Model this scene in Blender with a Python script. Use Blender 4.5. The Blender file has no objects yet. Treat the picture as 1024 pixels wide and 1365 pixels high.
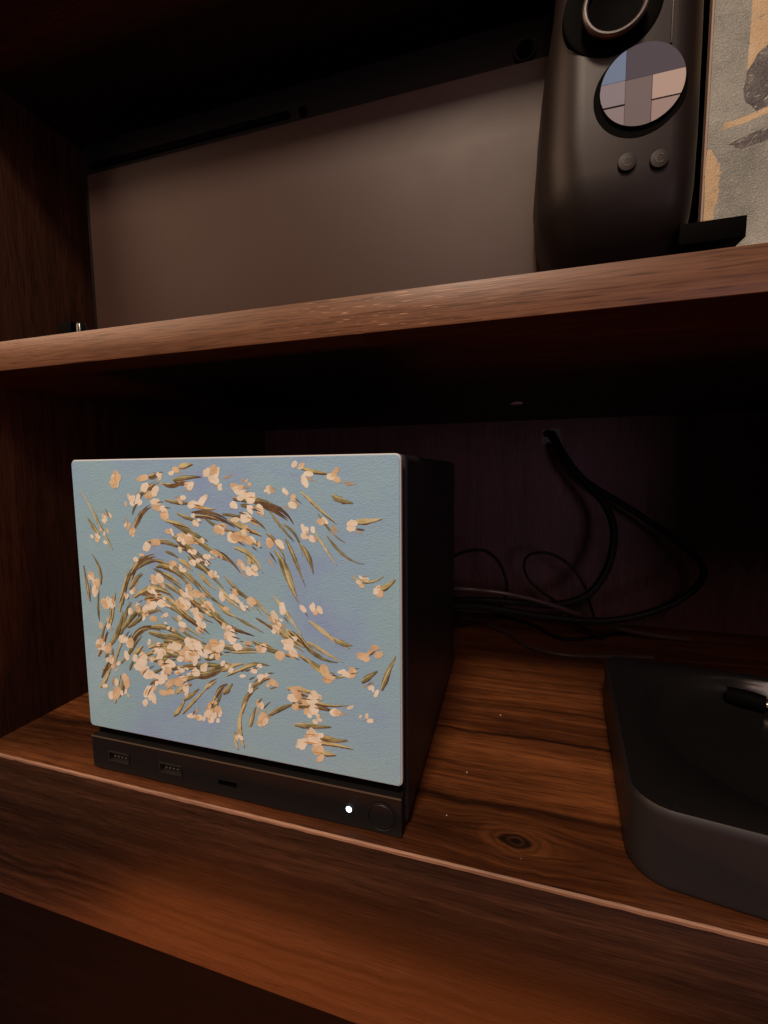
import bpy, bmesh, math, random
from mathutils import Vector, Matrix, Euler

scene = bpy.context.scene
COL = scene.collection
RND = random.Random(11)

# ------------------------------------------------------------------ camera
cam_data = bpy.data.cameras.new("camera")
cam_data.sensor_fit = 'VERTICAL'
cam_data.sensor_height = 36.0
cam_data.lens = 568.15 / 1365 * 36
cam_data.clip_start = 0.005
cam_data.clip_end = 50
cam = bpy.data.objects.new("camera", cam_data)
COL.objects.link(cam)
cam.location = (0.1916, -0.1485, 0.1424)
cam.rotation_euler = (math.radians(84.692), math.radians(0.478), math.radians(16.015))
scene.camera = cam

# ------------------------------------------------------------------ world, exposure
world = bpy.data.worlds.new("World")
scene.world = world
world.use_nodes = True
bg = world.node_tree.nodes["Background"]
bg.inputs["Color"].default_value = (1.0, 0.74, 0.78, 1)
bg.inputs["Strength"].default_value = 0.008
scene.view_settings.view_transform = 'Standard'
scene.view_settings.look = 'None'
scene.view_settings.exposure = 0.0
scene.view_settings.gamma = 1.0


def area_lamp(name, loc, target, w, h, power=None, radiance=None, color=(1, 1, 1)):
    d = bpy.data.lights.new(name, 'AREA')
    d.shape = 'RECTANGLE'
    d.size, d.size_y = w, h
    d.color = color
    d.energy = power if power is not None else radiance * math.pi * w * h
    o = bpy.data.objects.new(name, d)
    COL.objects.link(o)
    o.location = loc
    o.rotation_euler = (Vector(target) - Vector(loc)).to_track_quat('-Z', 'Y').to_euler()
    return o


# warm room lamp, high in front of the cabinet and on its middle
area_lamp("key_lamp", (0.06, -1.15, 1.50), (0.12, 0.0, 0.15), 0.26, 0.26, power=26, color=(1.0, 0.77, 0.58))
# added fill, weak and cooler, that reaches into the compartments
area_lamp("fill_lamp", (0.95, -1.25, 0.17), (0.2, 0.2, 0.12), 0.4, 0.4, power=1.7, color=(0.98, 0.66, 0.80))
# added red light low in front, stands in for bounce off the warm floor
area_lamp("low_bounce", (0.10, -0.095, -0.235), (0.10, -0.005, -0.06), 0.46, 0.05, power=0.27, color=(1.0, 0.20, 0.03))
# added warm light, unseen far to the left, that puts a glint on the rounded left flank of the grip
area_lamp("left_glint_light", (-0.78, -0.36, 0.80), (0.2, 0, 0.26), 0.75, 0.5, power=6.5, color=(1.0, 0.62, 0.40))
# added light in place of a warm lit patch of room, for the satin screen to mirror
area_lamp("added_room_light", (0.27, -1.4, 0.96), (0.22, 0, 0.30), 0.28, 0.40, radiance=6, color=(1.0, 0.62, 0.46))
# added lights in place of the lit room fields that the glossy round pad mirrors
for (x0, x1, z0, z1, c) in (
        (.36, .5165, 1.3205, 1.47, (3.2, 3.7, 4.9)),
        (.36, .5165, 1.2545, 1.3195, (5.0, 3.7, 3.6)),
        (.36, .5165, 1.10, 1.2490, (5.2, 3.6, 3.3)),
        (.5175, .74, 1.3195, 1.47, (1.7, 1.25, 1.35)),
        (.5175, .5885, 1.10, 1.3185, (3.5, 2.35, 2.1)),
        (.5900, .74, 1.2515, 1.3185, (9.0, 5.6, 4.2)),
        (.5900, .74, 1.10, 1.2470, (6.6, 4.1, 3.3))):
    m = max(c)
    area_lamp("added_room_light", ((x0 + x1) / 2, -1.4, (z0 + z1) / 2), ((x0 + x1) / 2, 0, (z0 + z1) / 2),
              x1 - x0, z1 - z0, radiance=m, color=tuple(k / m for k in c))


# ------------------------------------------------------------------ material helpers
class NT:
    def __init__(self, name):
        self.m = bpy.data.materials.new(name)
        self.m.use_nodes = True
        self.t = self.m.node_tree
        self.p = self.t.nodes["Principled BSDF"]

    def link(self, a, b):
        self.t.links.new(a, b)

    def val(self, sock, v):
        if isinstance(v, bpy.types.NodeSocket):
            self.link(v, sock)
        else:
            sock.default_value = v

    def math(self, op, a, b=0.0, c=0.0, clamp=False):
        n = self.t.nodes.new("ShaderNodeMath")
        n.operation = op
        n.use_clamp = clamp
        self.val(n.inputs[0], a)
        self.val(n.inputs[1], b)
        self.val(n.inputs[2], c)
        return n.outputs[0]

    def coord(self):
        n = self.t.nodes.new("ShaderNodeTexCoord")
        return n.outputs["Object"]

    def sep(self, v):
        n = self.t.nodes.new("ShaderNodeSeparateXYZ")
        self.link(v, n.inputs[0])
        return n.outputs

    def comb(self, x, y, z):
        n = self.t.nodes.new("ShaderNodeCombineXYZ")
        for s, v in zip(n.inputs, (x, y, z)):
            self.val(s, v)
        return n.outputs[0]

    def noise(self, vec, scale, detail=4, rough=0.55, dist=0.0):
        n = self.t.nodes.new("ShaderNodeTexNoise")
        self.link(vec, n.inputs["Vector"])
        n.inputs["Scale"].default_value = scale
        n.inputs["Detail"].default_value = detail
        n.inputs["Roughness"].default_value = rough
        n.inputs["Distortion"].default_value = dist
        return n.outputs["Fac"]

    def ramp(self, f, stops):
        n = self.t.nodes.new("ShaderNodeValToRGB")
        self.link(f, n.inputs[0])
        e = n.color_ramp.elements
        while len(e) < len(stops):
            e.new(0.5)
        for k, (pos, c) in enumerate(stops):
            e[k].position = pos
            e[k].color = (c[0], c[1], c[2], 1) if not isinstance(c, (int, float)) else (c, c, c, 1)
        return n.outputs[0]

    def mix(self, f, a, b, mode='MIX'):
        n = self.t.nodes.new("ShaderNodeMix")
        n.data_type = 'RGBA'
        n.blend_type = mode
        self.val(n.inputs[0], f)
        for s, v in ((n.inputs[6], a), (n.inputs[7], b)):
            if isinstance(v, bpy.types.NodeSocket):
                self.link(v, s)
            else:
                s.default_value = (v[0], v[1], v[2], 1)
        return n.outputs[2]

    def bump(self, h, strength=0.3, dist=0.0005):
        n = self.t.nodes.new("ShaderNodeBump")
        n.inputs["Strength"].default_value = strength
        n.inputs["Distance"].default_value = dist
        self.link(h, n.inputs["Height"])
        self.link(n.outputs[0], self.p.inputs["Normal"])

    def set(self, **kw):
        for k, v in kw.items():
            s = self.p.inputs[k.replace("_", " ")]
            if isinstance(v, tuple) and len(v) == 3:
                v = (v[0], v[1], v[2], 1)
            self.val(s, v)


def walnut(name, axis, stops, rough=0.42, scale=1.0, knots=(), lines=(), flecks=None, fine=0.35, seed=0.0, spec=0.4,
           bump=0.25, swap=False, pores=0.5):
    """wood with its grain along `axis`; knots bend the grain round them"""
    N = NT(name)
    co = N.sep(N.coord())
    g = co['XYZ'.index(axis)]
    others = [co[i] for i in range(3) if i != 'XYZ'.index(axis)]
    a, b = others[::-1] if swap else others
    kn_dark = None
    kn_bright = None
    for (kx, ky, rx, ry) in knots:            # along grain, across
        dx = N.math('DIVIDE', N.math('SUBTRACT', g, kx), rx)
        dy = N.math('DIVIDE', N.math('SUBTRACT', a, ky), ry)
        r2 = N.math('ADD', N.math('MULTIPLY', dx, dx), N.math('MULTIPLY', dy, dy))
        wob = N.noise(N.comb(g, a, seed), 90, 2)
        r2 = N.math('MULTIPLY', r2, N.math('ADD', 0.55, N.math('MULTIPLY', wob, 0.9)))
        ex = N.math('EXPONENT', N.math('MULTIPLY', r2, -1.0))
        a = N.math('SUBTRACT', a, N.math('MULTIPLY', N.math('SUBTRACT', a, ky), N.math('MULTIPLY', ex, 0.85)))
        d = N.math('EXPONENT', N.math('MULTIPLY', r2, -9.0))
        h = N.math('EXPONENT', N.math('MULTIPLY', r2, -2.6))
        kn_dark = d if kn_dark is None else N.math('MAXIMUM', kn_dark, d)
        kn_bright = h if kn_bright is None else N.math('MAXIMUM', kn_bright, h)
    gs = N.math('MULTIPLY', g, 0.07)
    v = N.comb(N.math('ADD', gs, seed), a, b)
    warp = N.noise(N.comb(N.math('MULTIPLY', g, 0.35), a, b), 14 * scale, 2)
    a2 = N.math('ADD', a, N.math('MULTIPLY', warp, 0.012 / scale))
    v2 = N.comb(N.math('ADD', gs, seed), a2, b)
    f1 = N.noise(v2, 55 * scale, 5, 0.6, 0.4)
    f2 = N.noise(N.comb(N.math('ADD', N.math('MULTIPLY', g, 0.03), seed), a2, b), 260 * scale, 3, 0.6)
    f3 = N.noise(N.comb(N.math('MULTIPLY', g, 0.05), a, b), 1500, 2, 0.5)
    big = N.noise(N.comb(N.math('MULTIPLY', g, 0.3), a, N.math('ADD', b, seed)), 11 * scale, 2)
    f = N.math('ADD', N.math('MULTIPLY', f1, 0.62), N.math('MULTIPLY', f2, fine))
    f = N.math('ADD', f, N.math('MULTIPLY', N.math('SUBTRACT', big, 0.5), 0.35))
    f = N.math('ADD', f, N.math('MULTIPLY', N.math('SUBTRACT', f3, 0.5), 0.30))
    c = N.ramp(f, stops)
    wl = N.math('MULTIPLY', N.math('SUBTRACT', N.noise(N.comb(N.math('MULTIPLY', g, 1.0), seed, 0.3), 22, 3), 0.5), 0.012)
    for (pos, width, strength) in lines:      # darker growth lines across the board
        q = N.math('DIVIDE', N.math('SUBTRACT', N.math('ADD', a2, wl), pos + 0.006), width)
        e = N.math('EXPONENT', N.math('MULTIPLY', N.math('MULTIPLY', q, q), -1.0))
        c = N.mix(N.math('MULTIPLY', e, strength, clamp=True), c, [k * 0.22 for k in stops[0][1]])
    if kn_dark is not None:
        c = N.mix(N.math('MULTIPLY', kn_bright, 0.42), c, [k * 1.15 for k in stops[-1][1]])
        rr = N.math('SQRT', r2)
        ph = N.math('ADD', N.math('MULTIPLY', rr, 30.0), N.math('MULTIPLY', N.noise(N.comb(g, a, 0.1), 130, 4, 0.6), 13.0))
        rings = N.math('ADD', N.math('MULTIPLY', N.math('SINE', ph), 0.5), 0.5)
        c = N.mix(N.math('MULTIPLY', N.math('MULTIPLY', kn_bright, 0.8), rings), c, [k * 0.4 for k in stops[0][1]])
        q4 = N.math('POWER', N.math('DIVIDE', rr, 0.36), 5.0)
        kd = N.math('MULTIPLY', N.math('EXPONENT', N.math('MULTIPLY', q4, -1.0)), N.math('ADD', 0.72, N.math('MULTIPLY', rings, 0.3)), clamp=True)
        c = N.mix(kd, c, (0.007, 0.0035, 0.002))
    if pores:                                 # open pores: short thin dark streaks along the grain
        pn = N.noise(N.comb(N.math('ADD', N.math('MULTIPLY', g, 0.045), seed), a, b), 1300, 1, 0.5)
        pn = N.math('MULTIPLY', N.math('SUBTRACT', pn, 0.56), 9.0, clamp=True)
        c = N.mix(N.math('MULTIPLY', pn, pores), c, [k * 0.3 for k in stops[0][1]])
    if flecks:                                # short pale pores in one area, with glints painted into their colour
        (c0, r0, col) = flecks
        fl = N.noise(N.comb(N.math('MULTIPLY', g, 0.055), a, b), 2600, 1, 0.4)
        near = N.math('DIVIDE', N.math('SUBTRACT', g, c0), r0)
        near = N.math('EXPONENT', N.math('MULTIPLY', N.math('MULTIPLY', near, near), -1.0))
        fl = N.math('MULTIPLY', N.math('SUBTRACT', fl, 0.655), 16.0, clamp=True)
        c = N.mix(N.math('MULTIPLY', fl, near), c, col)
    N.set(Base_Color=c, Roughness=N.math('ADD', rough - 0.06, N.math('MULTIPLY', f2, 0.16)), Specular_IOR_Level=spec)
    N.bump(N.math('ADD', f2, f3), bump, 0.00025)
    return N.m


def plain(name, color, rough=0.5, grain=0.0, gscale=900, metallic=0.0, spec=0.5, emit=None, estr=0.0, mottle=0.15,
          dust=0.0):
    N = NT(name)
    co = N.coord()
    n = N.noise(co, 45, 4)
    c = N.mix(N.math('MULTIPLY', n, mottle), color, [k * 0.5 for k in color])
    if dust:
        d = N.noise(co, 700, 2, 0.6)
        d = N.math('MULTIPLY', N.math('SUBTRACT', d, 0.62), 6.0, clamp=True)
        c = N.mix(N.math('MULTIPLY', d, dust), c, (0.25, 0.22, 0.22))
    r = N.math('ADD', rough - 0.04, N.math('MULTIPLY', N.noise(co, 70, 3), 0.08))
    N.set(Base_Color=c, Roughness=r, Metallic=metallic, Specular_IOR_Level=spec)
    if emit:
        N.set(Emission_Color=emit, Emission_Strength=estr)
    if grain:
        N.bump(N.noise(co, gscale, 2), grain, 0.0002)
    return N.m


W_SHELF_EDGE = walnut("lit_shelf_edge_walnut", 'X', ((.30, (.062, .024, .011)), (.50, (.124, .054, .026)), (.72, (.195, .092, .048))),  # lit copy of the shelf walnut, light on its front put into the colour
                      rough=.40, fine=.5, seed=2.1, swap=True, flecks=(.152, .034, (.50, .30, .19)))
W_UNDER = walnut("shaded_shelf_underside", 'X', ((.30, (.024, .010, .008)), (.5, (.043, .018, .013)), (.7, (.066, .029, .020))), rough=.5, seed=8.2)  # shaded copy of the shelf walnut, shade put into the colour
W_FLOOR = walnut("walnut_lower_shelf", 'X', ((.28, (.025, .0065, .0022)), (.44, (.080, .024, .0075)), (.58, (.170, .054, .0165)), (.74, (.28, .095, .030))),
                 rough=.42, seed=5.3, scale=1.25, fine=.4,
                 knots=((.197, .0118, .021, .0110),),
                 lines=((.026, .0025, .75), (.0225, .006, .35), (.077, .0012, .85), (.108, .0015, .5), (.050, .0012, .4), (.008, .015, .62)))
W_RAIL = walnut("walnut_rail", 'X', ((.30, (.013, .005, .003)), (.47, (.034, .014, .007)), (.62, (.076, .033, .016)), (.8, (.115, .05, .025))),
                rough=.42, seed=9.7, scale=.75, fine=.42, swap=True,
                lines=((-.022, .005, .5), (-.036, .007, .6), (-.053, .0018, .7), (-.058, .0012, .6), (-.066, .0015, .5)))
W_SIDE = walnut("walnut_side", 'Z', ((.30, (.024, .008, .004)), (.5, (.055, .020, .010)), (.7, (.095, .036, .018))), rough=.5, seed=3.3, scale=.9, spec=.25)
W_BACK = walnut("walnut_back", 'Z', ((.30, (.075, .034, .040)), (.5, (.12, .056, .064)), (.7, (.17, .082, .09))), rough=.55, seed=1.3, scale=1.6)
W_LOW = walnut("shade_dark_panel", 'X', ((.30, (.004, .0016, .001)), (.5, (.007, .0025, .0015)), (.7, (.010, .004, .002))), rough=.8, seed=7.7, spec=.08)  # shade of the recess put into the near-black colour
W_EDGE = walnut("raw_lit_edge_wood", 'X', ((.30, (.18, .095, .06)), (.5, (.28, .155, .10)), (.7, (.37, .22, .15))), rough=.6, seed=4.4, scale=2.0)
M_BLACK = plain("black_plastic", (.0075, .0065, .007), .5, grain=.12, mottle=.3, spec=.35)
M_BLACK_SIDE = plain("black_side_shell", (.011, .010, .013), .5, grain=.15, mottle=.4, dust=.05)
M_DARKMETAL = plain("dark_steel", (.17, .15, .135), .3, metallic=.9)
M_BRIGHTMETAL = plain("bright_contacts", (.85, .72, .58), .25, metallic=.9)
M_VOID = plain("black_recess", (.0015, .0014, .0014), .7, spec=.03)
M_LED = plain("white_led", (.8, .85, 1.0), .4, emit=(.72, .82, 1.0), estr=7.0)
M_PANEL = plain("matte_grey_screen", (.046, .0225, .0175), .47, grain=.10, gscale=2500, mottle=.2, spec=.28)
M_BEZEL = plain("black_bezel", (.0045, .004, .0045), .6, mottle=.3, spec=.15)
M_RUBBER = plain("satin_black_controller", (.013, .0088, .0082), .43, grain=.10, gscale=3500, mottle=.2, spec=.24)
M_CONTROL_RING = plain("grey_rim", (.055, .042, .040), .34, grain=.2, gscale=2500)  # greyer than the grip, shared by stick rim and seam ridge
M_BUTTONMARK = plain("button_print", (.035, .026, .024), .5)
M_PAD = plain("glossy_pad", (.012, .010, .011), .05, mottle=.1, spec=.52)
_p = M_PAD.node_tree.nodes["Principled BSDF"].inputs["Roughness"]
M_PAD.node_tree.links.remove(_p.links[0])
_p.default_value = .008
M_DOCK = plain("matte_black_dock_wall", (.0145, .012, .0135), .5, grain=.12, gscale=2600, mottle=.2)
M_DOCKTOP = plain("glossy_dock_top", (.007, .0065, .007), .2, mottle=.3, dust=.012)
M_CABLE = plain("black_cable_jacket", (.005, .0045, .005), .55, mottle=.2, spec=.25)
M_CABLE_GREY = plain("dark_glossy_cable", (.085, .06, .055), .3, mottle=.2)
M_CAP = plain("pale_screw_cap", (.62, .50, .48), .5)
M_DUST = plain("pale_dust", (.7, .62, .55), .8)
M_WHITE_RIM = plain("white_plate_edge", (.62, .64, .66), .45)


def painted(name, cols, scale=22, relief=.42, rscale=950, rough=.42):
    """printed, lightly embossed paint"""
    N = NT(name)
    co = N.coord()
    s = N.sep(co)
    big = N.noise(co, scale, 3, .55, .3)
    stroke = N.noise(N.comb(N.math('MULTIPLY', s[0], .5), N.math('MULTIPLY', s[1], .4), s[2]), 150, 4, .6, .8)
    f = N.math('ADD', N.math('MULTIPLY', big, .8), N.math('MULTIPLY', stroke, .22))
    c = N.ramp(f, cols)
    tip = N.noise(N.comb(N.math('ADD', s[0], N.math('MULTIPLY', s[2], .6)), s[1], N.math('SUBTRACT', N.math('MULTIPLY', s[2], 1.6), N.math('MULTIPLY', s[0], .7))), rscale, 3, .55, .7)
    N.set(Base_Color=c, Roughness=rough, Specular_IOR_Level=.5)
    N.bump(N.math('ADD', tip, N.math('MULTIPLY', stroke, .5)), relief, .0005)
    return N.m


M_ART_BLUE = painted("plate_blue_paint", ((.28, (.26, .36, .70)), (.38, (.27, .43, .70)), (.48, (.28, .485, .69)), (.60, (.29, .51, .64)), (.74, (.35, .57, .73))), scale=20)
M_DAB = [painted("cream_dab", ((.3, (.68, .62, .47)), (.5, (.82, .80, .69)), (.7, (.90, .90, .85))), scale=220, relief=.3),
         painted("peach_dab", ((.3, (.55, .40, .24)), (.5, (.70, .56, .37)), (.7, (.80, .70, .52))), scale=220, relief=.3),
         painted("ochre_dab", ((.3, (.50, .27, .08)), (.5, (.62, .38, .13)), (.7, (.74, .50, .22))), scale=220, relief=.3)]
M_STROKE = [painted("olive_stroke", ((.3, (.10, .11, .055)), (.5, (.24, .24, .125)), (.7, (.40, .40, .24))), scale=170, relief=.3),
            painted("umber_stroke", ((.3, (.07, .045, .03)), (.5, (.14, .09, .05)), (.7, (.28, .19, .10))), scale=170, relief=.3),
            painted("straw_stroke", ((.3, (.34, .30, .13)), (.5, (.54, .51, .26)), (.7, (.68, .66, .42))), scale=170, relief=.3)]
M_PIC_GREY = painted("canvas_grey_green", ((.34, (.15, .16, .145)), (.48, (.25, .255, .225)), (.6, (.31, .315, .28)), (.74, (.42, .41, .37))), scale=45, relief=.7, rscale=1300, rough=.4)
M_PIC_OCHRE = painted("canvas_ochre", ((.3, (.40, .28, .15)), (.5, (.52, .37, .20)), (.7, (.62, .47, .28))), scale=60, relief=.5, rscale=1300)
M_PIC_DARK = painted("canvas_dark", ((.3, (.06, .055, .06)), (.5, (.10, .09, .09)), (.7, (.22, .20, .19))), scale=200, relief=.8, rscale=1300)
M_PIC_PALE = painted("canvas_pale", ((.3, (.30, .30, .27)), (.5, (.38, .375, .34)), (.7, (.46, .45, .41))), scale=200, relief=.6, rscale=1300)
M_PIC_EDGE = plain("canvas_edge", (.55, .38, .30), .6)


# ------------------------------------------------------------------ mesh helpers
def finish(bm, name, mat, parent=None, origin=None, smooth=True, angle=35):
    """bm is in world coordinates; the object is placed at its thing's base"""
    o0 = Vector(origin) if origin is not None else (parent['_o'] if parent is not None else Vector((0, 0, 0)))
    o0 = Vector(o0)
    bmesh.ops.translate(bm, verts=bm.verts, vec=-o0)
    bmesh.ops.recalc_face_normals(bm, faces=bm.faces)
    me = bpy.data.meshes.new(name)
    bm.to_mesh(me)
    bm.free()
    for m in (mat if isinstance(mat, (list, tuple)) else [mat]):
        me.materials.append(m)
    if smooth:
        me.polygons.foreach_set("use_smooth", [True] * len(me.polygons))
        me.set_sharp_from_angle(angle=math.radians(angle))
    ob = bpy.data.objects.new(name, me)
    COL.objects.link(ob)
    if parent is None:
        ob.location = o0
    else:
        ob.parent = parent
        ob.location = Vector((0, 0, 0)) if origin is None else o0 - ROOTS[root_of(parent)]
    ob['_o'] = tuple(o0)
    return ob


ROOTS = {}


def root_of(o):
    while o.parent is not None:
        o = o.parent
    return o.name


def thing(name, loc, label, cat, group=None):
    o = bpy.data.objects.new(name, None)
    COL.objects.link(o)
    o.empty_display_size = .02
    o.location = loc
    o['_o'] = tuple(loc)
    ROOTS[o.name] = Vector(loc)
    o['label'] = label
    o['category'] = cat
    if group:
        o['group'] = group
    return o


def tag(o, label, cat, group=None, kind=None):
    o['label'] = label
    o['category'] = cat
    if group:
        o['group'] = group
    if kind:
        o['kind'] = kind


def add_box(bm, x0, x1, y0, y1, z0, z1, bev=0.0, seg=2):
    r = bmesh.ops.create_cube(bm, size=1.0)
    vs = r['verts']
    for v in vs:
        v.co = Vector((x0 + (v.co.x + .5) * (x1 - x0), y0 + (v.co.y + .5) * (y1 - y0), z0 + (v.co.z + .5) * (z1 - z0)))
    if bev:
        es = list({e for v in vs for e in v.link_edges})
        bmesh.ops.bevel(bm, geom=es, offset=bev, segments=seg, affect='EDGES', profile=.5)


def box(*a, bev=0.0, seg=2):
    bm = bmesh.new()
    add_box(bm, *a, bev=bev, seg=seg)
    return bm


def rrect(cx, cz, w, h, r, n=5):
    """outline of a rounded rectangle in the xz plane"""
    pts = []
    for (sx, sz, a0) in ((1, 1, 0), (-1, 1, 90), (-1, -1, 180), (1, -1, 270)):
        for k in range(n + 1):
            a = math.radians(a0 + 90 * k / n)
            pts.append((cx + sx * (w / 2 - r) + r * math.cos(a), cz + sz * (h / 2 - r) + r * math.sin(a)))
    return pts


def loft(bm, rings, cap0=True, cap1=True):
    rows = [[bm.verts.new(p) for p in ring] for ring in rings]
    n = len(rows[0])
    for a, b in zip(rows, rows[1:]):
        for i in range(n):
            bm.faces.new((a[i], a[(i + 1) % n], b[(i + 1) % n], b[i]))
    if cap0:
        bm.faces.new(rows[0][::-1])
    if cap1:
        bm.faces.new(rows[-1])
    return rows


def plate(pts, y0, y1, ch=.0004):
    """a flat slab from an xz outline, front at y0, with a small edge chamfer"""
    bm = bmesh.new()
    cx = sum(p[0] for p in pts) / len(pts)
    cz = sum(p[1] for p in pts) / len(pts)

    def ins(d):
        out = []
        n = len(pts)
        for i in range(n):
            a, b = pts[i - 1], pts[(i + 1) % n]
            t = Vector((b[0] - a[0], b[1] - a[1]))
            t.normalize()
            nn = Vector((t.y, -t.x))
            if nn.dot(Vector((pts[i][0] - cx, pts[i][1] - cz))) < 0:
                nn = -nn
            out.append((pts[i][0] - nn.x * d, pts[i][1] - nn.y * d))
        return out
    i1 = ins(ch)
    loft(bm, [[(x, y0, z) for x, z in i1], [(x, y0 + ch, z) for x, z in pts], [(x, y1 - ch, z) for x, z in pts], [(x, y1, z) for x, z in i1]])
    return bm


def add_lathe(bm, cx, cz, prof, n=40):
    """profile of (radius, y) turned about the y axis"""
    rings = [[(cx + r * math.cos(2 * math.pi * k / n), y, cz + r * math.sin(2 * math.pi * k / n)) for k in range(n)] for r, y in prof]
    loft(bm, rings)


def lathe(cx, cz, prof, n=40):
    bm = bmesh.new()
    add_lathe(bm, cx, cz, prof, n)
    return bm


def slab_holes(x0, x1, z0, z1, y0, y1, holes):
    """upright slab whose front (y0) is pierced by rectangular holes (hx0,hx1,hz0,hz1)"""
    bm = bmesh.new()
    xs = sorted({x0, x1, *[h[0] for h in holes], *[h[1] for h in holes]})
    zs = sorted({z0, z1, *[h[2] for h in holes], *[h[3] for h in holes]})
    V = {}

    def v(i, j, k):
        if (i, j, k) not in V:
            V[(i, j, k)] = bm.verts.new((xs[i], (y0, y1)[k], zs[j]))
        return V[(i, j, k)]

    def solid(i, j):
        if not (0 <= i < len(xs) - 1 and 0 <= j < len(zs) - 1):
            return False
        mx, mz = (xs[i] + xs[i + 1]) / 2, (zs[j] + zs[j + 1]) / 2
        return not any(h[0] < mx < h[1] and h[2] < mz < h[3] for h in holes)
    for i in range(len(xs) - 1):
        for j in range(len(zs) - 1):
            if not solid(i, j):
                continue
            for k in (0, 1):
                bm.faces.new((v(i, j, k), v(i + 1, j, k), v(i + 1, j + 1, k), v(i, j + 1, k)))
            for (di, dj, a, b) in ((-1, 0, (i, j), (i, j + 1)), (1, 0, (i + 1, j), (i + 1, j + 1)), (0, -1, (i, j), (i + 1, j)), (0, 1, (i, j + 1), (i + 1, j + 1))):
                if not solid(i + di, j + dj):
                    bm.faces.new((v(*a, 0), v(*b, 0), v(*b, 1), v(*a, 1)))
    return bm


def spline(pts, sub=8):
    P = [Vector(p) for p in pts]
    P = [P[0] * 2 - P[1]] + P + [P[-1] * 2 - P[-2]]
    out = []
    for i in range(1, len(P) - 2):
        for k in range(sub):
            t = k / sub
            a, b, c, d = P[i - 1], P[i], P[i + 1], P[i + 2]
            out.append(.5 * ((2 * b) + (c - a) * t + (2 * a - 5 * b + 4 * c - d) * t * t + (3 * b - a - 3 * c + d) * t ** 3))
    out.append(P[-2])
    return out


def tube(pts, r, n=10, sub=8):
    path = spline(pts, sub)
    bm = bmesh.new()
    rings = []
    up = Vector((0, 0, 1))
    for i, p in enumerate(path):
        t = (path[min(i + 1, len(path) - 1)] - path[max(i - 1, 0)]).normalized()
        s = t.cross(up)
        if s.length < 1e-3:
            s = t.cross(Vector((0, 1, 0)))
        s.normalize()
        u = s.cross(t).normalized()
        up = u
        rr = r(i / (len(path) - 1)) if callable(r) else r
        rings.append([p + (s * math.cos(2 * math.pi * k / n) + u * math.sin(2 * math.pi * k / n)) * rr for k in range(n)])
    loft(bm, rings)
    return bm


# ------------------------------------------------------------------ cabinet
YF = -0.0046          # front of the boards
YB = 0.282            # back panel
XL, XR = -0.071, 0.415
ZTOP = 0.347
cab = thing("wooden_cabinet", (.2, YF, -.30), "dark walnut shelf cabinet holding every device and cable in the picture", "cabinet")
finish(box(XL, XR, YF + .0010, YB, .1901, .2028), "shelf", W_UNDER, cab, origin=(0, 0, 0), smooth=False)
finish(box(XL, XR, YF, YF + .0009, .1901, .2029, bev=.0003), "lit_edge_band", W_SHELF_EDGE, cab, origin=(0, 0, 0))  # thin front piece that carries the lit copy of the wood
# lower shelf: board with a worn, sloped front edge; the light it catches is painted into the pale raw wood
finish(box(XL, XR, YF + .0002, YB, -.016, 0.0), "shelf", W_FLOOR, cab, origin=(0, 0, 0), smooth=False)
bm = bmesh.new()
n = 150
rows = []
for i in range(n + 1):
    x = XL + (XR - XL) * i / n
    w = .0003 * math.sin(i * 1.7) * RND.random() + .0002 * (RND.random() - .5)
    rows.append([bm.verts.new(p) for p in ((x, YF + .0008, -.0016), (x, YF - .0003, -.0015 + w * .6), (x, YF - .0003, -.0005 + w * .3), (x, YF + .0003 + w * .3, .00010))])
for a, b in zip(rows, rows[1:]):
    for k in range(3):
        bm.faces.new((a[k], b[k], b[k + 1], a[k + 1]))
finish(bm, "edge_strip", W_EDGE, cab, origin=(0, 0, 0), smooth=False)
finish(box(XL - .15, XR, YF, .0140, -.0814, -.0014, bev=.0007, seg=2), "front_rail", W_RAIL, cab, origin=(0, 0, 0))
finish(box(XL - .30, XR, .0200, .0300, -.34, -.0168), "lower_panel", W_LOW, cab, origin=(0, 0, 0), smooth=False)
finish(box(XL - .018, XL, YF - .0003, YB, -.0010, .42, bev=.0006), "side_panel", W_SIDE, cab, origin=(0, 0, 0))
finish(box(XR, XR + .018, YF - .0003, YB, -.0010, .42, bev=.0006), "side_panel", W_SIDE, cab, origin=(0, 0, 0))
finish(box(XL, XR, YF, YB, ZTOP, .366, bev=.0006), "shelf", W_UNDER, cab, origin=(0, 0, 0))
hole = (.2225, .2395, .1690, .1820)
finish(slab_holes(XL - .018, XR + .018, -.34, .42, YB + .0002, YB + .007, [hole]), "back_panel", W_BACK, cab, origin=(0, 0, 0), smooth=False)
bm = slab_holes(hole[0] - .0003, hole[1] + .0003, hole[2] - .0014, hole[3] + .0003, YB - .0006, YB + .0001, [(hole[0] + .0004, hole[1] - .0004, hole[2] + .0003, hole[3] - .0003)])
finish(bm, "hole_rim", W_EDGE, cab, smooth=False)
# flat oval cover of a screw on the underside of the upper shelf
bm = bmesh.new()
loft(bm, [[(.1969 + r * math.cos(a * math.pi / 14), .1695 + r * math.sin(a * math.pi / 14), z) for a in range(28)] for r, z in ((.0044, .1900), (.0044, .1893), (.0036, .1888))])
finish(bm, "screw_cap", M_CAP, cab)
# dust on the lower shelf
bm = bmesh.new()
specks = [(.1905, .0985, .00038), (.1758, .0450, .0003), (.1700, .0170, .0002)]
for k in range(24):
    specks.append((RND.uniform(.165, .235), RND.uniform(.0, .15), RND.uniform(.00004, .00010)))
for (x, y, r) in specks:
    s = bmesh.ops.create_icosphere(bm, subdivisions=1, radius=r, matrix=Matrix.Translation((x, y, r * .5)))
    for v in s['verts']:
        v.co.x += (v.co.x - x) * RND.uniform(-.3, .6)
d = finish(bm, "dust", M_DUST)
tag(d, "tiny pale dust specks on the walnut lower shelf", "dust", kind="stuff")

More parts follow.
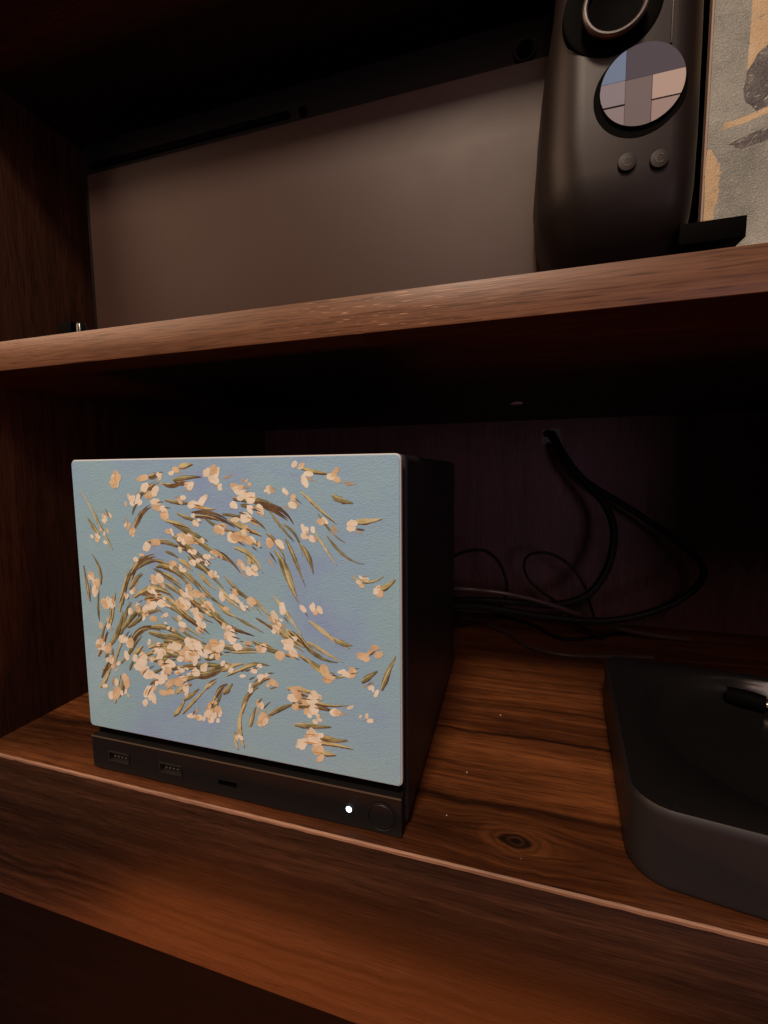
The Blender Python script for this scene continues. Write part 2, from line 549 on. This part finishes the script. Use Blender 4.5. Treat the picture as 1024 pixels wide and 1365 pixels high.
# ------------------------------------------------------------------ cube computer
BW, BD, BH = .156, .1571, .1492
pc = thing("cube_computer", (BW / 2, BD / 2, 0), "black cube computer with a painted pale blue front plate and white power light", "computer")
bm = bmesh.new()
# shell: a rounded tube section behind the plate
o = rrect(BW / 2, (BH + .0012) / 2, BW, BH - .0012, .003, 4)
oi = rrect(BW / 2, (BH + .0012) / 2, BW - .0012, BH - .0024, .0026, 4)
loft(bm, [[(x, .0062, z) for x, z in oi], [(x, .0068, z) for x, z in o], [(x, BD - .001, z) for x, z in o], [(x, BD, z) for x, z in oi]])
finish(bm, "case", M_BLACK_SIDE, pc)
# recessed core between plate and shell
finish(box(.0022, BW - .0022, .0030, .0064, .0175, BH - .0022), "inner_frame", M_VOID, pc, smooth=False)
# lower front strip with ports cut into it
zs0, zs1 = .0011, .0171
holes = [(.0103, .0227, .0057, .0108), (.0402, .0526, .0057, .0108), (.0718, .0812, .0062, .0084), (.1322, .1340, .0072, .0090)]
bm = slab_holes(.0006, BW - .0012, zs0, zs1, .0002, .0060, holes)
strip = finish(bm, "port_strip", M_BLACK, pc, smooth=False)
finish(box(.0006, BW - .0012, -.0002, .0001, zs1 - .0004, zs1 + .0001), "strip_highlight", plain("lit_lip", (.10, .075, .055), .35), pc, smooth=False)  # light caught by the strip's top chamfer, painted as a paler line
for (hx0, hx1, hz0, hz1) in holes[:2]:
    bm = slab_holes(hx0 + .0001, hx1 - .0001, hz0 + .0001, hz1 - .0001, -.0001, .0052, [(hx0 + .0006, hx1 - .0006, hz0 + .0006, hz1 - .0006)])
    port = finish(bm, "usb_port", M_DARKMETAL, pc, smooth=False)
    finish(box(hx0 + .0008, hx1 - .0008, .0045, .0058, hz0 + .0007, hz1 - .0007), "port_back", M_VOID, port, smooth=False)
    finish(box(hx0 + .0012, hx1 - .0012, .0012, .0044, hz0 + .0024, hz1 - .0010), "tongue", M_BLACK, port, smooth=False)
    bm = bmesh.new()
    for k in range(4):
        xx = hx0 + .0024 + k * .0021
        add_box(bm, xx, xx + .0010, .0011, .0043, hz0 + .0020, hz0 + .00236)
    finish(bm, "contacts", M_BRIGHTMETAL, port, smooth=False)
hx0, hx1, hz0, hz1 = holes[2]
c_port = finish(slab_holes(hx0 + .0001, hx1 - .0001, hz0 + .0001, hz1 - .0001, .0003, .0052, [(hx0 + .0004, hx1 - .0004, hz0 + .0004, hz1 - .0004)]), "usb_port", M_VOID, pc, smooth=False)
finish(box(hx0 + .0006, hx1 - .0006, .0045, .0058, hz0 + .0005, hz1 - .0005), "port_back", M_VOID, c_port, smooth=False)
finish(lathe(.1331, .0081, [(.0004, -.0003), (.0009, -.0002), (.00115, .0001), (.00115, .0004)], 28), "power_light", M_LED, pc)
# round power button: raised disc in a fine ring groove
btn = finish(lathe(.1467, .0079, [(.0044, -.00015), (.0049, -.0001), (.0051, .0001), (.0051, .001)], 48), "power_button", M_BLACK, pc)
bm = bmesh.new()
nn = 48
rings = []
for r, y in ((.0053, .0001), (.00545, -.00022), (.0057, -.00022), (.0058, .0001)):
    rings.append([(.1467 + r * math.cos(2 * math.pi * k / nn), y, .0079 + r * math.sin(2 * math.pi * k / nn)) for k in range(nn)])
rings.append(rings[0])
loft(bm, rings, False, False)
finish(bm, "button_ring", M_BLACK, btn)
# rubber feet
for fx in (.02, BW - .02):
    for fy in (.02, BD - .02):
        bm = bmesh.new()
        loft(bm, [[(fx + r * math.cos(k * math.pi / 10), fy + r * math.sin(k * math.pi / 10), z) for k in range(20)] for r, z in ((.006, .0), (.0065, .0003), (.0065, .0013))])
        finish(bm, "rubber_foot", M_BLACK, pc)
# front plate
PX0, PX1, PZ0, PZ1 = .0002, .1552, .0219, .1492
fp = finish(plate(rrect((PX0 + PX1) / 2, (PZ0 + PZ1) / 2, PX1 - PX0, PZ1 - PZ0, .0022, 5), .0003, .0026, .0003), "front_plate", M_WHITE_RIM, pc)
finish(plate(rrect((PX0 + PX1) / 2, (PZ0 + PZ1) / 2, PX1 - PX0 - .0009, PZ1 - PZ0 - .0009, .0019, 5), .0, .0009, .0002), "painted_face", M_ART_BLUE, fp)

# loose painted dabs and short sprig strokes, printed slightly raised
art = bmesh.new()
LEVEL = [0]
MATS = M_DAB + M_STROKE


def lev():
    LEVEL[0] += 1
    return -.00004 - LEVEL[0] * 4e-8


def inside(x, z, m=.0012):
    return PX0 + m < x < PX1 - m and PZ0 + m < z < PZ1 - m


def poly(pts, mi):
    if not all(inside(x, z) for x, z in pts):
        return
    y = lev()
    try:
        f = art.faces.new([art.verts.new((x, y, z)) for x, z in pts])
        f.material_index = mi
    except ValueError:
        pass


def flow(x, z):
    return .55 + .9 * math.sin(31 * x + 17 * z) + .75 * math.cos(43 * z - 23 * x + 1.0) + .4 * math.sin(90 * x)


def brush(x, z, length, w, mi, bend=0.0):
    """one tapered stroke along the flow"""
    n = max(6, int(length / .0012))
    p = [(x, z)]
    for k in range(n):
        a = flow(x, z) + bend * (k / n - .5)
        x += math.cos(a) * length / n
        z += math.sin(a) * length / n
        p.append((x, z))
    p = [q for q in p if inside(q[0], q[1], .002)]
    if len(p) < 4:
        return
    y = lev()
    rows = []
    for k, q in enumerate(p):
        a, b = p[max(k - 1, 0)], p[min(k + 1, len(p) - 1)]
        t = Vector((b[0] - a[0], b[1] - a[1]))
        t.normalize()
        u = k / (len(p) - 1)
        h = w * .5 * (min(1, .35 + 3 * u) * min(1, .12 + 1.6 * (1 - u))) * RND.uniform(.82, 1.15)
        rows.append((art.verts.new((q[0] - t.y * h, y, q[1] + t.x * h)), art.verts.new((q[0] + t.y * h, y, q[1] - t.x * h))))
    for (a0, b0), (a1, b1) in zip(rows, rows[1:]):
        f = art.faces.new((a0, a1, b1, b0))
        f.material_index = mi


def dabs(x, z, s):
    """a few plump overlapping dabs of cream or peach paint"""
    tone = RND.random()
    for i in range(RND.randint(2, 5)):
        px, pz = x + RND.gauss(0, s * .6), z + RND.gauss(0, s * .5)
        rr, asp = s * RND.uniform(.4, .8), RND.uniform(.45, .85)
        lean = flow(px, pz) + RND.uniform(-.9, .9)
        pts = []
        for q in range(13):
            b = q * 6.283 / 13
            u, v = rr * math.cos(b) * RND.uniform(.82, 1.1), rr * asp * math.sin(b) * RND.uniform(.75, 1.15)
            pts.append((px + u * math.cos(lean) - v * math.sin(lean), pz + u * math.sin(lean) + v * math.cos(lean)))
        poly(pts, (0 if RND.random() < .75 else 1) if tone < .8 else (1 if RND.random() < .7 else 0))
    for _ in range(RND.randint(1, 3)):
        a = flow(x, z) + RND.uniform(-1, 1)
        brush(x + RND.gauss(0, s * .5), z + RND.gauss(0, s * .5), s * RND.uniform(.8, 1.3), s * .16, RND.choice((2, 2, 4)))


# paint lies thick on the left, in the middle and along the top, thin at the lower right
spots = []
for k in range(560):
    x, z = RND.uniform(.006, .150), RND.uniform(.027, .145)
    dens = math.exp(-((x - .050) / .050) ** 2 - ((z - .070) / .045) ** 2) + .75 * math.exp(-((x - .085) / .050) ** 2 - ((z - .130) / .016) ** 2) + .5 * math.exp(-((x - .105) / .03) ** 2 - ((z - .075) / .03) ** 2)
    if RND.random() < dens:
        spots.append((x, z))
for (x, z) in spots:
    if RND.random() < .75:
        L = RND.uniform(.007, .022)
        w = RND.uniform(.0008, .0021)
        b = RND.uniform(-.8, .8)
        x0, z0 = x + RND.uniform(-.006, .006), z + RND.uniform(-.006, .006)
        mi = RND.choice((3, 3, 3, 5, 5, 4))
        brush(x0 + .0003, z0 - .0004, L, w * 1.1, 4, b)
        brush(x0, z0, L, w, mi, b)
        if w > .0012:
            brush(x0 - .0001, z0 + w * .22, L * .7, w * .3, 5, b)
for (x, z) in spots[::2] + [(RND.uniform(.008, .148), RND.uniform(.03, .142)) for _ in range(24)]:
    dabs(x, z, RND.uniform(.0019, .0044))
pd = finish(art, "paint_dabs", MATS, fp, smooth=False)
pd['kind'] = 'stuff'

# ------------------------------------------------------------------ handheld console on the upper shelf
ZS = .2029
hc = thing("handheld_console", (.11, .03, ZS), "dark handheld console with big matte screen and black stick grip", "game console")
SX0, SX1, SZ0, SZ1, SY = -.0405, .2120, ZS, .3265, .050
finish(plate(rrect((SX0 + SX1) / 2, (SZ0 + SZ1) / 2, SX1 - SX0, SZ1 - SZ0, .006, 6), SY + .0012, SY + .018, .0015), "tablet", M_BEZEL, hc)
scr = finish(plate(rrect((SX0 + .0045 + SX1 - .001) / 2, (SZ0 + .3085) / 2 + .002, SX1 - SX0 - .0055, .3085 - SZ0 - .004, .0012, 4), SY, SY + .0016, .0003), "screen", M_PANEL, hc)
# row above the screen: a long slot, a small lens and a round sensor
bm = plate(rrect((-.034 + .089) / 2, .3130, .123, .0034, .0012, 4), SY + .0004, SY + .0018, .0003)
finish(bm, "speaker_slot", M_VOID, hc)
finish(lathe(.0961, .3124, [(.0012, SY + .0009), (.0019, SY + .0002), (.0022, SY + .0004), (.0022, SY + .002)], 24), "lens", M_VOID, hc)
ring = finish(lathe(.1957, .3132, [(.0030, SY + .0008), (.0036, SY + .0001), (.0046, SY - .0001), (.0050, SY + .002)], 32), "sensor_ring", M_BEZEL, hc)
finish(lathe(.1957, .3132, [(.0008, SY - .0002), (.0026, SY), (.0028, SY + .001)], 24), "sensor", M_VOID, ring)


def section(xl, xr, yf, yb, z, rfl, rfr, n=8):
    """plan outline with a wide rounding at its front left and a tighter one at its front right"""
    rb = min(.007, (xr - xl) * .3, (yb - yf) * .4)
    pts = []
    for (cx, cy, r, a0) in ((xl + rfl, yf + rfl * 1.25, rfl, 180), (xr - rfr, yf + rfr, rfr, 270), (xr - rb, yb - rb, rb, 0), (xl + rb, yb - rb, rb, 90)):
        sy = 1.25 if a0 == 180 else 1.0
        for k in range(n + 1):
            a = math.radians(a0 + 90 * k / n)
            pts.append((cx + r * math.cos(a), cy + r * sy * math.sin(a), z))
    return pts


def lerp_tab(tab, z):
    for (z0, *a), (z1, *b) in zip(tab, tab[1:]):
        if z0 <= z <= z1:
            t = (z - z0) / (z1 - z0)
            t = t * t * (3 - 2 * t)
            return [p + (q - p) * t for p, q in zip(a, b)]
    return tab[-1][1:]


# z, left, right, front, back, rounding left, rounding right
tab = [(.2045, .2150, .2400, .0290, .040, .006, .0080),
       (.2090, .2115, .2445, .0225, .044, .009, .0090),
       (.2130, .2080, .2458, .0165, .047, .011, .0095),
       (.2180, .2052, .2461, .0115, .048, .0125, .0095),
       (.2235, .2030, .2461, .0085, .048, .0135, .0095),
       (.2300, .2008, .2461, .0067, .048, .0140, .0095),
       (.2420, .1998, .2461, .0060, .048, .0135, .0095),
       (.2680, .2009, .2460, .0060, .048, .0120, .0095),
       (.2865, .2031, .2458, .0060, .048, .0105, .0095),
       (.2950, .2050, .2457, .0060, .048, .0095, .0095),
       (.3300, .2060, .2456, .0060, .048, .009, .0095),
       (.3420, .2080, .2440, .0090, .046, .009, .0095),
       (.3460, .2110, .2400, .0150, .040, .008, .0095)]
zz = [.2045, .2060, .2075, .2090, .2110, .2130, .2155, .218, .2207, .2235, .2265, .230, .235, .243, .251, .26, .268, .276, .285, .30, .315, .33, .336, .342, .346]
bm = bmesh.new()
loft(bm, [section(*lerp_tab(tab, z)[:4], z, *lerp_tab(tab, z)[4:]) for z in zz])
grip = finish(bm, "controller_grip", M_RUBBER, hc, angle=60)
finish(box(.2110, .2440, .0260, .0440, ZS, .2075, bev=.001), "base_block", M_VOID, hc)
finish(box(.2420, .2597, .0120, .0190, .2122, .2186, bev=.0004), "kickstand_foot", M_VOID, hc)
# stick: dark cup, neck, cap with a rim
stick = finish(lathe(.2195, .2805, [(.0050, .0062), (.0100, .00585), (.0130, .0055), (.0137, .0058), (.0138, .0080)], 56), "stick_cup", M_VOID, hc)
finish(lathe(.2196, .2785, [(.0058, .0060), (.0050, .0055), (.0052, .0048)], 32), "stick_neck", M_VOID, stick)
finish(lathe(.2196, .2776, [(.0010, .0041), (.0045, .0037), (.0070, .0027), (.0086, .0026), (.0088, .0038), (.0070, .0050)], 56), "stick_cap", M_VOID, stick)
bm = bmesh.new()
rings = []
nn = 64
for k in range(nn):
    a = 2 * math.pi * k / nn
    rings.append([(.2196 + (.0082 + .0008 * math.cos(b)) * math.cos(a), .0021 + .0009 * math.sin(b), .2776 + (.0082 + .0008 * math.cos(b)) * math.sin(a)) for b in [2 * math.pi * q / 10 for q in range(10)]])
rings.append(rings[0])
loft(bm, rings, False, False)
bmesh.ops.remove_doubles(bm, verts=bm.verts, dist=1e-7)
finish(bm, "stick_rim", M_CONTROL_RING, stick)
# round touch pad: dark offset disc that paints the recess shade, and mirror-smooth disc
PC = (.2281, .2561)
pad_shade = finish(lathe(PC[0] - .0004, PC[1] - .0011, [(.0122, .0059), (.0125, .0059), (.0127, .0062)], 64), "pad_shade", M_VOID, hc)
finish(lathe(PC[0], PC[1] + .0002, [(.01125, .0050), (.0113, .00505), (.0113, .0072)], 96), "touch_pad", M_PAD, hc, angle=8)
for (bx, bz, big) in ((.2252, .2358, True), (.2339, .2351, False)):
    b = finish(lathe(bx, bz, [(.0022, .00545), (.0025, .0055), (.0026, .0058), (.0026, .0070)], 28), "button", M_RUBBER, hc, angle=12)
    bm = bmesh.new()
    rings = []
    for k in range(22):
        a = math.radians(40 + 280 * k / 21)
        rr = .00115
        rings.append([(bx + (rr + q) * math.cos(a), y, bz + (rr + q) * math.sin(a)) for q, y in ((-.00013, .00547), (-.00013, .00535), (.00013, .00535), (.00013, .00547))])
    loft(bm, rings)
    finish(bm, "button_mark", M_BUTTONMARK, b, smooth=False)
finish(box(.2352, .2358, .0056, .0064, .2662, .325, bev=.0002), "seam_highlight", M_CONTROL_RING, hc)  # seam ridge, its edge highlight put into the greyer colour

# ------------------------------------------------------------------ framed print beside the console
pic = thing("art_print", (.33, .026, ZS), "textured grey green and ochre art panel at right behind the black grip", "picture")
px0, px1, pz0, pz1, py = .2522, .400, ZS, .335, .0250
finish(plate(rrect((px0 + px1) / 2, (pz0 + pz1) / 2, px1 - px0, pz1 - pz0, .0020, 5), py + .0003, py + .0030, .0003), "backing", M_PIC_EDGE, pic)
finish(plate(rrect((px0 + px1) / 2, (pz0 + pz1) / 2, px1 - px0 - .0008, pz1 - pz0 - .0008, .0018, 5), py, py + .0008, .0002), "canvas", M_PIC_GREY, pic)


def wob(pts, j=.0004, sub=5):
    P = pts + [pts[0]]
    out = []
    for a, b in zip(P, P[1:]):
        for k in range(sub):
            t = k / sub
            out.append((a[0] + (b[0] - a[0]) * t + RND.uniform(-j, j), a[1] + (b[1] - a[1]) * t + RND.uniform(-j, j)))
    return out


bm = bmesh.new()
shapes = [([(.2633, .3330), (.2625, .3000), (.2622, .2655), (.272, .268), (.30, .272), (.33, .333)], 0),
          ([(.2742 + .0125 * math.cos(a), .2662 + .0118 * math.sin(a) + .003 * math.cos(a)) for a in [k * 2 * math.pi / 16 for k in range(16)]], 1),
          ([(.2568, .2518), (.2572, .2538), (.275, .2574), (.275, .2555)], 0),
          ([(.2585, .2472), (.274, .2512), (.276, .2480), (.262, .2450)], 1),
          ([(.2527, .2470), (.2546, .2455), (.2566, .2415), (.2568, .2345), (.2560, .2280), (.2556, .2100), (.2527, .2098)], 0)]
for k, (pts, mi) in enumerate(shapes):
    yy = py - .000010 - k * .000003
    f = bm.faces.new([bm.verts.new((x, yy, z)) for x, z in wob(pts, sub=2 if len(pts) > 10 else 5)])
    f.material_index = mi
def tone_at(x, z):
    """which patch a point of the picture belongs to"""
    if x > .2622 + .0012 * math.sin(z * 900) and z > .2655:
        return 0
    if x < .2566 and z < .246:
        return 0
    return 2


for k in range(520):                      # short brush marks that break up the patches and their edges
    x, z = RND.uniform(.2540, .2950), RND.uniform(.2080, .3050)
    t = tone_at(x + RND.gauss(0, .0007), z + RND.gauss(0, .0007))
    mi = t if RND.random() < .62 else RND.choice((2, 2, 2, 3) if t == 2 else (0, 2, 0))
    a = RND.uniform(-.6, 1.4)
    L, w = RND.uniform(.0004, .0013), RND.uniform(.0001, .00028)
    yy = py - .000028 - k * 1e-8
    ca_, sa_ = math.cos(a), math.sin(a)
    f = bm.faces.new([bm.verts.new((x + u * ca_ - v * sa_, yy, z + u * sa_ + v * ca_)) for u, v in ((-L, 0), (-L * .4, w), (L * .5, w * .8), (L, 0), (L * .5, -w), (-L * .5, -w * .8))])
    f.material_index = mi
finish(bm, "print", [M_PIC_OCHRE, M_PIC_DARK, M_PIC_GREY, M_PIC_PALE], pic, smooth=False)

# ------------------------------------------------------------------ small plug at the upper left
pl = thing("black_plug", (-.012, .018, ZS), "small black plug on the upper shelf at the left end of the screen", "plug")
finish(box(-.0215, -.0135, .0160, .0230, ZS, .2172, bev=.0006), "plug_body", M_VOID, pl)
bm = bmesh.new()
loft(bm, [[(-.0110 + r * math.cos(k * math.pi / 10), .0195 + r * math.sin(k * math.pi / 10), z) for k in range(20)] for r, z in ((.0024, ZS), (.0024, .2155), (.0017, .2166))])
finish(bm, "plug_tip", M_DOCKTOP, pl)

# ------------------------------------------------------------------ black box at the lower right
dk = thing("black_dock", (.30, .065, 0), "low black box with rounded corners and glossy dished top at lower right", "dock")
dk.rotation_euler = (0, 0, 0)
ca, sa = math.cos(math.radians(-7.3)), math.sin(math.radians(-7.3))
D0 = Vector((.2349, .0058))           # its front left corner
DW, DD, DH = .136, .132, .0290


def dock_ring(ins, z, r=.0130, n=8):
    r = max(r - ins, .002)
    pts = []
    for (cx, cy, a0) in ((DW - ins - r, DD - ins - r, 0), (ins + r, DD - ins - r, 90), (ins + r, ins + r, 180), (DW - ins - r, ins + r, 270)):
        for k in range(n + 1):
            a = math.radians(a0 + 90 * k / n)
            lx, ly = cx + r * math.cos(a), cy + r * math.sin(a)
            pts.append((D0.x + lx * ca - ly * sa, D0.y + lx * sa + ly * ca, z))
    return pts


bm = bmesh.new()
loft(bm, [dock_ring(.0015, .0), dock_ring(.0008, .0006), dock_ring(.0002, .0020), dock_ring(0, .006), dock_ring(0, DH - .0035), dock_ring(.0002, DH - .0016), dock_ring(.0011, DH - .0002)], True, False)
finish(bm, "shell", M_DOCK, dk, angle=50)
# top skin: rounded rim that falls into a wide round dish
bm = bmesh.new()
lc = (DW * .52, DD * .50)
outer = dock_ring(.0009, DH - .0004, n=8)
NR = len(outer)


def circ(r, z):
    out = []
    for p in outer:
        lx = (p[0] - D0.x) * ca + (p[1] - D0.y) * sa
        ly = -(p[0] - D0.x) * sa + (p[1] - D0.y) * ca
        a = math.atan2(ly - lc[1], lx - lc[0])
        qx, qy = lc[0] + r * math.cos(a), lc[1] + r * math.sin(a)
        out.append((D0.x + qx * ca - qy * sa, D0.y + qx * sa + qy * ca, z))
    return out


# denser ring so that the dish is round
def dense(ring, n=96):
    tot = []
    P = [Vector(p) for p in ring]
    L = [0]
    for i in range(len(P)):
        L.append(L[-1] + (P[(i + 1) % len(P)] - P[i]).length)
    for k in range(n):
        d = L[-1] * k / n
        i = max(j for j in range(len(P)) if L[j] <= d)
        t = (d - L[i]) / max(L[i + 1] - L[i], 1e-9)
        tot.append(tuple(P[i].lerp(P[(i + 1) % len(P)], min(t, 1))))
    return tot


outer = dense(dock_ring(.0011, DH - .0002, n=8))
in1 = dense(dock_ring(.0030, DH + .0004, n=8))
loft(bm, [outer, in1, circ(.0585, DH + .0004), circ(.0577, DH - .0003), circ(.0567, DH - .0022), circ(.0540, DH - .0076), circ(.0515, DH - .0092), circ(.044, DH - .0100), circ(.02, DH - .0103)], False, True)
finish(bm, "glossy_top", M_DOCKTOP, dk, angle=60)
# cable plug with a bright metal tip lying on it
cp = thing("cable_plug", (.317, .098, DH - .010), "black cable plug with bright metal tip lying on the low black box", "plug")
ZP = DH - .0055
finish(tube([(.3060, .1100, ZP), (.3140, .1060, ZP), (.3200, .1030, ZP)], lambda t: .0040 + .0006 * math.sin(3.1 * t), n=16), "plug_grip", M_VOID, cp)
finish(tube([(.3202, .1029, ZP), (.3240, .1010, ZP), (.3300, .0980, ZP)], .0015, n=12), "metal_tip", M_BRIGHTMETAL, cp)

# ------------------------------------------------------------------ cables


def cable(pts, r, mat, label, group="cables behind the cube computer"):
    o0 = pts[len(pts) // 2]
    o = finish(tube(pts, r), "cable", mat, None, origin=o0)
    tag(o, label, "cable", group)
    return o


cable([(.2275, .300, .1785), (.2290, .286, .1778), (.234, .272, .1681), (.244, .262, .1488), (.2601, .256, .1291), (.2722, .252, .1139), (.2791, .248, .0933), (.2768, .244, .0683),
       (.2676, .24, .0474), (.2546, .236, .0353), (.2331, .232, .029), (.2024, .228, .0297), (.1712, .222, .0311), (.1434, .205, .0331), (.128, .180, .034), (.122, .1565, .034)],
      .0031, M_CABLE, "thick black cable bowing straight down from the hole in the back panel")
cable([(.2330, .300, .1780), (.2332, .286, .1765), (.241, .274, .1584), (.2589, .270, .134), (.2888, .264, .1132), (.3194, .258, .0912), (.3392, .25, .0732), (.3436, .242, .0598), (.3315, .232, .0464),
       (.3093, .225, .0335), (.2794, .22, .0241), (.2484, .215, .0224), (.2079, .208, .0268), (.1722, .199, .0327), (.143, .182, .0355), (.136, .1565, .0360)],
      .0027, M_CABLE, "black cable swinging far out to the right below the back panel hole")
cable([(.130, .1565, .060), (.134, .195, .0620), (.1472, .225, .0678), (.1588, .226, .0728), (.1735, .227, .0739), (.1843, .229, .0663), (.1908, .231, .0541), (.1936, .232, .0383), (.1863, .233, .022), (.1654, .230, .010), (.1403, .215, .006), (.125, .20, .0025)],
      .0014, M_CABLE, "thin black cable arching just right of the cube computer's rear edge")
cable([(.2680, .252, .0120), (.2619, .249, .0315), (.2583, .249, .0426), (.2484, .250, .0577), (.2361, .251, .0668), (.2225, .252, .07), (.2112, .252, .0661), (.2082, .252, .0559), (.2129, .251, .0441), (.223, .250, .0351), (.2389, .248, .0240), (.256, .240, .0080), (.272, .232, .0022)],
      .0012, M_CABLE, "thin black cable curled in an upright loop before the back panel")
cable([(.120, .1565, .046), (.1432, .205, .0436), (.1708, .215, .0420), (.2022, .218, .0385), (.2327, .224, .030), (.2625, .234, .018), (.300, .245, .006), (.34, .25, .0022)],
      .0020, M_CABLE_GREY, "dark shiny cable lying uppermost in the bundle behind the cube computer")
cable([(.112, .262, .0022), (.1302, .268, .0022), (.1695, .2505, .0020), (.1967, .2257, .0018), (.2082, .2047, .0018), (.2272, .1943, .0018), (.2448, .1933, .0018), (.2621, .1966, .0018), (.30, .205, .0018)],
      .0016, M_CABLE_GREY, "thin shiny cable lying on the shelf behind the low black box")
cable([(.185, .272, .0022), (.2037, .2642, .002), (.2215, .2483, .002), (.2308, .2329, .0018), (.2453, .2270, .0018), (.2703, .2398, .0018), (.298, .2597, .0018)],
      .0014, M_CABLE, "short thin cable curving on the shelf near the back panel")
